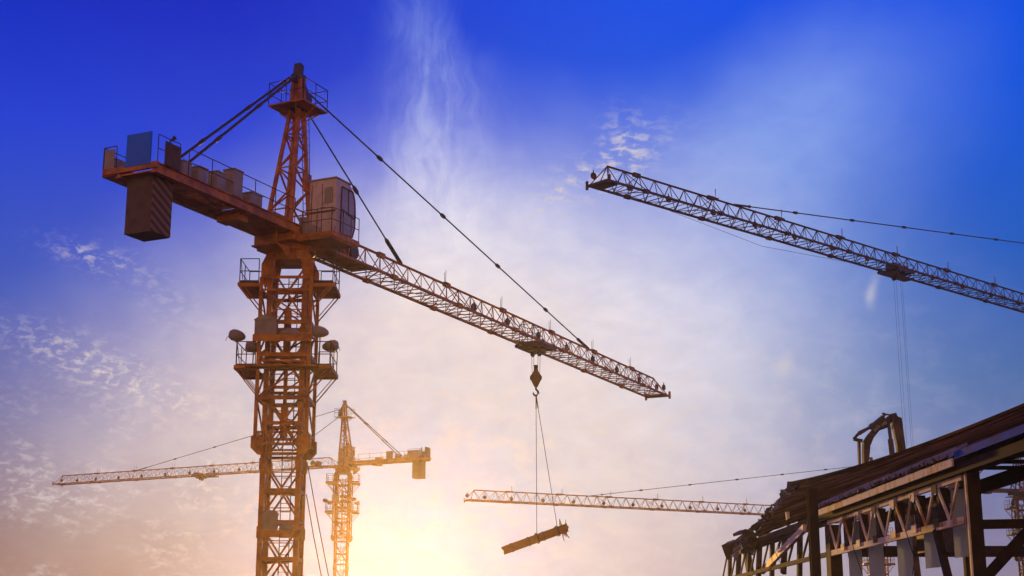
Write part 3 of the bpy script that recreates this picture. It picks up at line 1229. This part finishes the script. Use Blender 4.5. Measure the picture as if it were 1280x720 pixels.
link("hook", MB().path(hook, [0.05, 0.055, 0.06, 0.065, 0.065, 0.06, 0.045, 0.02], 8).mesh("hook", M["steel"], True), hk)
hr = MB()
for x, y in ((-0.2, -0.1), (0.2, -0.1), (-0.1, 0.12), (0.1, 0.12)):
    hr.tube((x, y, 0.1), (x * 1.2, y, 1.45), 0.012, 4)
link("hoist_rope", hr.mesh("hoist_rope", M["cable"]), hk)

D = mpos(TS, 0, 0).y
A1, A2 = at(629, 688.5, D), at(706, 660.5, D + 0.4)
bd = thing("beam_bundle", "bundle of rusty beams tilted upward, slung below the crane hook", "load", (A1 + A2) / 2)
ax = (A2 - A1).normalized()
up = (Vector((0, 0, 1)) - ax * ax.z).normalized()
sd = ax.cross(up)
half = (A2 - A1).length / 2
random.seed(4)
for i in range(3):
    for j in range(3):
        o = sd * ((i - 1) * 0.20) + up * ((j - 1) * 0.145)
        e0, e1 = -half + random.uniform(-.02, .14), half + random.uniform(-.1, .2)
        b = MB()
        c0, c1 = o + ax * e0, o + ax * e1
        b.bar(c0 + up * 0.062, c1 + up * 0.062, 0.17, 0.025, up).bar(c0 - up * 0.062, c1 - up * 0.062, 0.17, 0.025, up).bar(c0, c1, 0.04, 0.13, up)
        link("beam", b.mesh("beam", M["timber"]), bd)
st = MB()
for k in (-0.72, -0.18, 0.30, 0.72):
    p = ax * (half * k)
    q = [p + sd * a + up * c for a, c in ((-.31, -.235), (.31, -.235), (.31, .235), (-.31, .235))]
    for a, c in zip(q, q[1:] + q[:1]):
        st.bar(a, c, 0.05, 0.015)
link("strap", st.mesh("strap", M["steel"]), bd)
for k in range(9):
    w = MB()
    p = ax * (half + random.uniform(-0.25, 0.1)) + up * random.uniform(-0.2, 0.2) + sd * random.uniform(-.2, .2)
    d = (ax * random.uniform(-0.2, 0.5) + up * random.choice((-1, -1, 1)) * random.uniform(.4, .9)).normalized()
    w.path([p, p + d * 0.25, p + d * random.uniform(.4, .6) + ax * 0.06], [0.035, 0.03, 0.012], 5)
    link("loose_strip", w.mesh("loose_strip", M["timber"]), bd)
hookpt = mpos(TS, 0, -2.78)
for (x, y) in ((671, 671), (697, 661.5)):
    e = at(x, y, D + 0.15)
    d = (e - hookpt)
    s = thing("lifting_sling", "near vertical lifting sling from hook to the middle of the beam bundle" if x == 671 else
              "slanting lifting sling from hook to the raised right end of the beams", "sling", hookpt, "slings of the lifted beams")
    mb = MB().tube((0, 0, 0), d * 0.10, 0.035, 6).tube(d * 0.10, d, 0.017, 5)
    q = ((sd * -.34, up * -.26), (sd * .34, up * -.26), (sd * .34, up * .26), (sd * -.34, up * .26))
    cpt = bd.location + ax * ((e - bd.location).dot(ax)) - hookpt
    for a, c in zip(q, q[1:] + q[:1]):
        mb.bar(cpt + a[0] + a[1], cpt + c[0] + c[1], 0.05, 0.04)
    link("rope", mb.mesh("rope", M["cable"]), s)

# hoist ropes and hook of the dark crane: the hook hangs behind the roof
t3 = Vector((c3base.x, c3base.y, 25.35)) + Matrix.Rotation(third_rz, 3, "Z") @ Vector((C3L - 28.0, 0, 0))
r3 = MB()
for x, y in ((-0.22, -0.15), (0.0, 0.1), (0.22, -0.15), (0.42, 0.2)):
    r3.tube((x, y, -0.4), (x * 1.1, y, -19.0), 0.007, 4)
o = link("hoist_rope", r3.mesh("hoist_rope", M["cable"]), third)
o.location = t3 - third.location

# ------------------------------------------------------------------ derelict shed on the right
shed = thing("derelict_shed", "half collapsed steel shed with brown roof and rusty cream frame at right", "building", (11.4, 36, 0))


def spart(name, mb, mat, label=None, par=None):
    o = link(name, mb.mesh(name, mat), par or shed, label)
    o.matrix_parent_inverse = Matrix.Translation(-shed.location) if par is None else Matrix.Identity(4)
    return o


def wx(Y):                                    # the wall line in plan
    return 11.28 - 0.02 * (Y - 36)


E_Z, T_Z, B_Z = 4.42 + 1.7, 4.0 + 1.7, 2.87 + 1.7


def roof_pt(Y, t):
    """t = 0 eave, 1 ridge."""
    k = (Y - 36) / 39.0
    e = Vector((wx(Y) - 0.25, Y, E_Z))
    r = Vector((14.6 - 0.3 * k, Y + 0.5, 8.08 + 1.30 * k * k * (1 if k > 0 else 0) + 0.15 * k))
    return e.lerp(r, t)


random.seed(11)
NT, NY = 14, 60
rf = MB()
Y0, Y1 = 24.0, 75.5
top = []
for i in range(NY + 1):
    row = []
    for j in range(NT + 1):
        t = j / NT
        tear = 0.0
        if i == NY:
            tear = random.uniform(-1.4, 1.0)
        Y = Y0 + (Y1 - 11.5 * (1 - t) - Y0) * i / NY + tear
        p = roof_pt(Y, t) + Vector((0, 0, 0.03 * (1 if j % 2 else 0) + random.uniform(-.012, .012)))
        row.append(p)
    top.append(row)
for i in range(NY + 1):
    for j in range(NT + 1):
        rf.v.append(tuple(top[i][j]))
n0 = len(rf.v)
for i in range(NY + 1):
    for j in range(NT + 1):
        rf.v.append(tuple(top[i][j] - Vector((0, 0, 0.12))))
S = NT + 1
for i in range(NY):
    for j in range(NT):
        a = i * S + j
        rf.f.append((a, a + S, a + S + 1, a + 1))
        rf.f.append((n0 + a, n0 + a + 1, n0 + a + S + 1, n0 + a + S))
for i in range(NY):
    for j in (0, NT):
        a = i * S + j
        rf.f.append((a, a + S, n0 + a + S, n0 + a))
for j in range(NT):
    for i in (0, NY):
        a = i * S + j
        rf.f.append((a, a + 1, n0 + a + 1, n0 + a))
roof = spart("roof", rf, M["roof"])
# ridge cap and seams
rc = MB()
for k in range(26):
    Ya = Y0 + (Y1 - 1 - Y0) * k / 26
    Yb = Y0 + (Y1 - 1 - Y0) * (k + 1) / 26
    rc.bar(roof_pt(Ya, 1.0) + Vector((0, 0, .04)), roof_pt(Yb, 1.0) + Vector((0, 0, .04)), 0.24, 0.10)
spart("ridge_cap", rc, M["roof"], None, roof)
# corrugated sheet ends over the cream fascia
ed = MB()
Ya, Yb = 35.8, 51.5
nw = 56
pts0, pts1 = [], []
for i in range(nw * 4 + 1):
    Y = Ya + (Yb - Ya) * i / (nw * 4)
    h = 0.055 * math.sin(i * math.pi / 2) + random.uniform(-.012, .012)
    cut = random.uniform(-.05, .05) + (0.12 if (i // 11) % 5 == 0 else 0)
    pts0.append(Vector((wx(Y) - 0.52 + cut, Y, E_Z + 0.02 + h)))
    pts1.append(Vector((wx(Y) - 0.05, Y, E_Z + 0.24 + h)))
k = len(pts0)
ed.v = [tuple(p) for p in pts0 + pts1] + [tuple(p + Vector((0, 0, .03))) for p in pts0 + pts1]
for i in range(k - 1):
    ed.f += [(i, i + 1, k + i + 1, k + i), (2 * k + i, 3 * k + i, 3 * k + i + 1, 2 * k + i + 1), (i, 2 * k + i, 2 * k + i + 1, i + 1)]
spart("corrugated_edge", ed, M["edge"])
spart("fascia", MB().bar((wx(35.9) - 0.42, 35.9, E_Z - 0.16), (wx(51.2) - 0.42, 51.2, E_Z - 0.16), 0.05, 0.20), M["cream"])
spart("gutter_trim", MB().bar((wx(24) - 0.40, 24, E_Z - 0.02), (wx(35.7) - 0.40, 35.7, E_Z - 0.02), 0.08, 0.18), M["skytrim"])
spart("soffit_beam", MB().bar((wx(24) - 0.10, 24, E_Z - 0.30), (wx(66) - 0.10, 66, E_Z - 0.30), 0.35, 0.26), M["oldsteel"])
# eave truss: top beam, bottom beam, posts, braces
spart("top_beam", MB().bar((wx(36.2) - 0.1, 36.2, T_Z - 0.05), (wx(50.6) - 0.1, 50.6, T_Z - 0.05), 0.10, 0.20), M["cream"])
spart("top_beam", MB().bar((wx(50.7) - 0.1, 50.7, T_Z - 0.05), (wx(71) - 0.1, 71, T_Z - 0.05), 0.10, 0.20), M["oldsteel"])
spart("bottom_beam", MB().bar((wx(36.2) - 0.1, 36.2, B_Z), (wx(50.6) - 0.1, 50.6, B_Z), 0.10, 0.18), M["cream"])
spart("bottom_beam", MB().bar((wx(50.8) - 0.1, 50.8, B_Z), (wx(74) - 0.1, 74, B_Z), 0.10, 0.16), M["oldsteel"])
bays = [36.35 + 14.2 * i / 7 for i in range(8)]
for i, Y in enumerate(bays[1:7]):
    spart("post", MB().box(wx(Y) - 0.06, wx(Y) + 0.16, Y - 0.20, Y + 0.20, B_Z + 0.09, T_Z - 0.14), M["oldsteel"])
for i in range(7):
    a, b = bays[i] + 0.15, bays[i + 1] - 0.15
    m_ = (a + b) / 2
    for q in (a, b):
        spart("brace", MB().bar((wx(q) - 0.12, q, T_Z - 0.12), (wx(m_) - 0.12, m_, B_Z + 0.08), 0.05, 0.09), M["cream"])
for i, Y in enumerate(bays[1:7]):
    for z in (T_Z - 0.16, B_Z + 0.10):
        spart("gusset_plate", MB().box(wx(Y) - 0.17, wx(Y) - 0.155, Y - 0.24, Y + 0.24, z - 0.12, z + 0.10), M["cream"] if i % 3 else M["oldsteel"])
random.seed(5)
for k in range(5):
    a_ = Vector((wx(40 + 6 * k) - 0.3, 40 + 6 * k, T_Z - 0.15))
    b_ = a_ + Vector((random.uniform(-.1, .2), random.uniform(-.8, 1.2), -random.uniform(1.0, 2.4)))
    spart("loose_wire", MB().path([a_, a_.lerp(b_, .4) + Vector((-.12, .25, 0)), a_.lerp(b_, .8) + Vector((.1, .1, 0)), b_], 0.013, 4), M["cable"])
# struts hanging under the bottom beam
spart("brace", MB().bar((wx(38.6) - 0.1, 38.6, B_Z - 0.05), (wx(36.8) + 0.1, 36.9, 0.4), 0.14, 0.22), M["oldsteel"])
spart("end_post", MB().box(wx(36) - 0.12, wx(36) + 0.20, 35.82, 36.12, 0.0, T_Z + 0.12), M["oldsteel"])
spart("end_post_flange", MB().box(wx(36) - 0.16, wx(36) - 0.122, 35.82, 35.92, 0.0, T_Z + 0.12), M["cream"])
spart("far_post", MB().box(wx(50.7) - 0.15, wx(50.7) + 0.25, 50.3, 51.0, 0.0, T_Z - 0.17), M["oldsteel"])
# cladding strips
for Y, w, z0, z1 in ((37.9, 1.0, 1.7 + 2.05, T_Z - 0.2), (40.4, 1.1, 1.7 + 1.9, B_Z + 0.2), (43.0, 1.2, 1.7 + 1.5, B_Z + 0.7),
                     (46.2, 1.3, 1.7 + 1.5, T_Z - 0.3), (48.8, 1.2, 1.7 + 1.5, T_Z - 0.2)):
    x_, d_ = wx(Y) + 0.30, Vector((0.80, -0.6, 0)) * (w * 0.19)
    c_ = Vector((x_, Y, 0))
    spart("cladding_strip", MB().prism([c_ - d_ + Vector((0, 0, z0)), c_ + d_ + Vector((0, 0, z0 + 0.03)), c_ + d_ + Vector((0, 0, z1)), c_ - d_ + Vector((0, 0, z1))],
                                       (0.009, 0.012, 0)), M["fibre"])
# left part of the frame, under the torn roof end
for k, Y in enumerate((53.0, 55.6, 58.4, 61.0, 63.8, 66.4, 69.0, 71.6)):
    spart("post", MB().bar((wx(Y), Y, T_Z + 0.2), (wx(Y) - 0.05, Y + 0.5, B_Z - 1.2 if k % 2 else B_Z - 0.3), 0.16, 0.34), M["oldsteel"])
    spart("brace", MB().bar((wx(Y) - 0.1, Y + 0.3, T_Z), (wx(Y) - 0.1, Y + 2.3, B_Z), 0.06, 0.10), M["oldsteel"])
spart("brace", MB().bar(at(953, 714, 64), at(1006, 660, 52.5), 0.14, 0.26), M["cream"])
spart("brace", MB().bar(at(914, 690, 72), at(929, 676, 71), 0.14, 0.22), M["cream"])
spart("post", MB().bar(at(984, 640, 58), at(987, 672, 58), 0.12, 0.2), M["cream"])
spart("post", MB().bar(at(933, 688, 70), at(938, 716, 69), 0.30, 0.40), M["oldsteel"])
# inner frame: ridge posts, tie beams, purlins and rafters
for Y in (31, 39, 47, 55, 63, 71):
    spart("ridge_post", MB().bar((14.5, Y, 0.0), (14.5, Y, roof_pt(Y, 1).z - 0.15), 0.26, 0.26), M["oldsteel"])
    spart("rafter", MB().bar(roof_pt(Y, 0.02) - Vector((0, 0, 0.2)), roof_pt(Y, 0.98) - Vector((0, 0, 0.2)), 0.14, 0.2), M["oldsteel"])
for t in (0.3, 0.62, 0.9):
    spart("purlin", MB().bar(roof_pt(25, t) - Vector((0, 0, .32)), roof_pt(54, t) - Vector((0, 0, .32)), 0.10, 0.16), M["oldsteel"])
spart("tie_beam", MB().bar((12.9, 25, T_Z + 0.1), (12.9, 51, T_Z + 0.1), 0.2, 0.34), M["oldsteel"])
for k in range(9):
    Y = 26 + k * 1.3
    spart("truss_bar", MB().bar((12.9, Y, T_Z + 0.2), (13.6, Y + 1.3, T_Z + 1.1), 0.07, 0.1), M["oldsteel"])
    spart("truss_bar", MB().bar((12.9, Y + 0.2, T_Z + 0.2), (wx(Y), Y + 1.0, T_Z + 0.3), 0.07, 0.1), M["oldsteel"])
spart("cross_beam", MB().bar((wx(36) + 0.2, 36.0, 1.7 + 2.75), (17.0, 36.0, 1.7 + 2.85), 0.2, 0.22), M["oldsteel"])
spart("cross_beam", MB().bar((13.2, 58.0, 1.7 + 3.38), (24.0, 58.0, 1.7 + 3.38), 0.2, 0.42), M["oldsteel"])
spart("brace", MB().bar(at(1232, 722, 38), at(1296, 652, 38), 0.16, 0.26), M["oldsteel"])
spart("hanging_duct", MB().box(14.0, 15.0, 50.0, 51.0, 4.6, 6.1), M["sheet"])
# torn sheets and fragments at the broken end
random.seed(23)
for k in range(72):
    t = random.random()
    px = 916 + 74 * t + random.uniform(-9, 20) * (1 - 0.4 * t)
    py = 684 - 74 * t ** 1.1 + random.uniform(-7, 15)
    c = at(px, py, 61.2 + 10.6 * t + random.uniform(-0.7, 0.5))
    n = random.choice((4, 5, 5, 6))
    rr = random.uniform(0.12, 0.50)
    nv = Vector((random.uniform(-1, 1), random.uniform(-1, .4), random.uniform(-.6, 1))).normalized()
    s1 = nv.orthogonal().normalized()
    s2 = nv.cross(s1)
    poly = []
    for q in range(n):
        a = 2 * math.pi * q / n + random.uniform(-.35, .35)
        r_ = rr * random.uniform(0.45, 1.3)
        poly.append(c + s1 * (math.cos(a) * r_) + s2 * (math.sin(a) * r_ * 0.7))
    spart("torn_sheet", MB().prism(poly, nv * random.uniform(0.03, 0.10)), M["edge"] if k % 7 == 4 else (M["sheet"] if k % 3 else M["oldsteel"]))
for k in range(9):
    t = random.random()
    a_ = at(920 + 72 * t, 676 - 70 * t, 61.2 + 10.4 * t)
    b_ = a_ + Vector((random.uniform(-.5, .3), random.uniform(-.3, .3), random.uniform(-.9, -.3)))
    spart("bent_strip", MB().path([a_, a_.lerp(b_, .5) + Vector((.1, 0, .08)), b_], 0.035, 5), M["edge"] if k % 2 else M["sheet"])

pc = at(1014.5, 611, 38.0)
col_ = thing("steel_column", "free standing weathered steel column in front of the torn roof", "column", (pc.x, pc.y, 0))
link("shaft", MB().box(-0.02, 0.02, -0.10, 0.10, 0.05, pc.z).box(-0.12, 0.12, -0.13, -0.10, 0.05, pc.z).box(-0.12, 0.12, 0.10, 0.13, 0.05, pc.z).mesh("shaft", M["oldsteel"]), col_)
link("base_plate", MB().box(-0.3, 0.3, -0.3, 0.3, 0.0, 0.05).mesh("base_plate", M["oldsteel"]), col_)

# ------------------------------------------------------------------ excavator behind the roof
EY = 74.0
eb = at(1150, 730, EY)
ex = thing("excavator", "tall reach excavator arm rising bent above the shed roof", "excavator", (eb.x, EY, 0))


def epart(name, mb, mat=M["machine"]):
    o = link(name, mb.mesh(name, mat), ex)
    o.matrix_parent_inverse = Matrix.Translation(-ex.location)
    return o


def plate(pts, w):
    """Closed box-section arm from an outline in picture coordinates."""
    return MB().prism([at(x, y, EY) - Vector((0, w / 2, 0)) for x, y in pts], (0, w, 0))


for s in (-1, 1):
    tk = MB().prism([(eb.x + x, EY + s * 1.3 - 0.3, z) for x, z in ((-2.2, .35), (-1.9, 0.0), (1.9, 0.0), (2.2, .35), (2.1, .8), (1.7, 1.0), (-1.7, 1.0), (-2.1, .8))], (0, 0.6, 0))
    epart("track", tk, M["steel"])
epart("body", MB().box(eb.x - 1.0, eb.x + 2.4, EY - 1.4, EY + 1.4, 1.15, 2.5).box(eb.x - .5, eb.x + .5, EY - .5, EY + .5, 0.9, 1.15))
epart("cab", MB().prism([(eb.x - 1.6, EY - 1.4, z) if False else (eb.x + x, EY - 1.4, z) for x, z in ((-1.7, 1.2), (-1.0, 1.2), (-1.0, 3.0), (-1.4, 3.0), (-1.75, 2.2))], (0, 1.0, 0)), M["glass"])
epart("boom", plate([(1112, 518), (1119, 516.5), (1121, 521), (1126, 523), (1127, 530), (1131, 560), (1152, 735), (1134, 735), (1121, 560), (1115.5, 533)], 0.38))
epart("stick", plate([(1112, 519), (1115, 527), (1108, 535), (1099, 538), (1091, 548), (1088, 556), (1081, 560), (1078, 553), (1084, 544), (1093, 534), (1102, 526)], 0.32))
epart("crusher_arm", plate([(1079, 552), (1087, 554), (1086, 566), (1084, 584), (1079, 584), (1078.5, 566)], 0.5))
epart("crusher_jaw", plate([(1072, 550), (1075, 551), (1075.5, 584), (1073.5, 584), (1072.5, 562)], 0.3))
epart("link_bar", MB().bar(at(1067, 549, EY - .3), at(1078, 551, EY - .3), 0.12, 0.16).bar(at(1067, 549, EY - .3), at(1074, 541, EY - .3), 0.10, 0.14).bar(
    at(1073, 541, EY - .3), at(1090, 533, EY - .3), 0.12, 0.14))
epart("hydraulic_cylinder", MB().tube(at(1088, 534, EY - .35), at(1104, 521, EY - .35), 0.11, 8).tube(at(1074, 543, EY - .35), at(1088, 534, EY - .35), 0.06, 8).lathe(
    [(-.12, .05), (-.12, .17), (.12, .17), (.12, .05)], at(1090, 533, EY - .3), (0, 1, 0), 10), M["steel"])
epart("hydraulic_cylinder", MB().tube(at(1111, 531, EY - .35), at(1113.5, 551, EY - .35), 0.09, 8).tube(at(1113, 549, EY - .35), at(1118, 590, EY - .35), 0.14, 8), M["steel"])
epart("lit_arm_patch", MB().prism([at(x, y, EY - 0.18) for x, y in ((1091, 537), (1098, 531), (1101, 533), (1094, 540))], (0, -0.03, 0)).prism([at(x, y, EY - 0.18) for x, y in ((1100, 530), (1107, 526), (1109, 529), (1103, 533))], (0, -0.03, 0)), M["edge"])  # lit pieces of the upper arm put in as pale plates
epart("hose", MB().path([at(x, y, EY - .3) for x, y in ((1098, 527), (1102, 521), (1108, 518), (1115, 519), (1117, 528), (1115, 536))], 0.05, 6).path(
    [at(x, y, EY - .3) for x, y in ((1104, 517), (1105, 520), (1105, 524))], 0.05, 6).bar(at(1102.5, 517, EY - .3), at(1106.5, 517, EY - .3), 0.08), M["steel"])
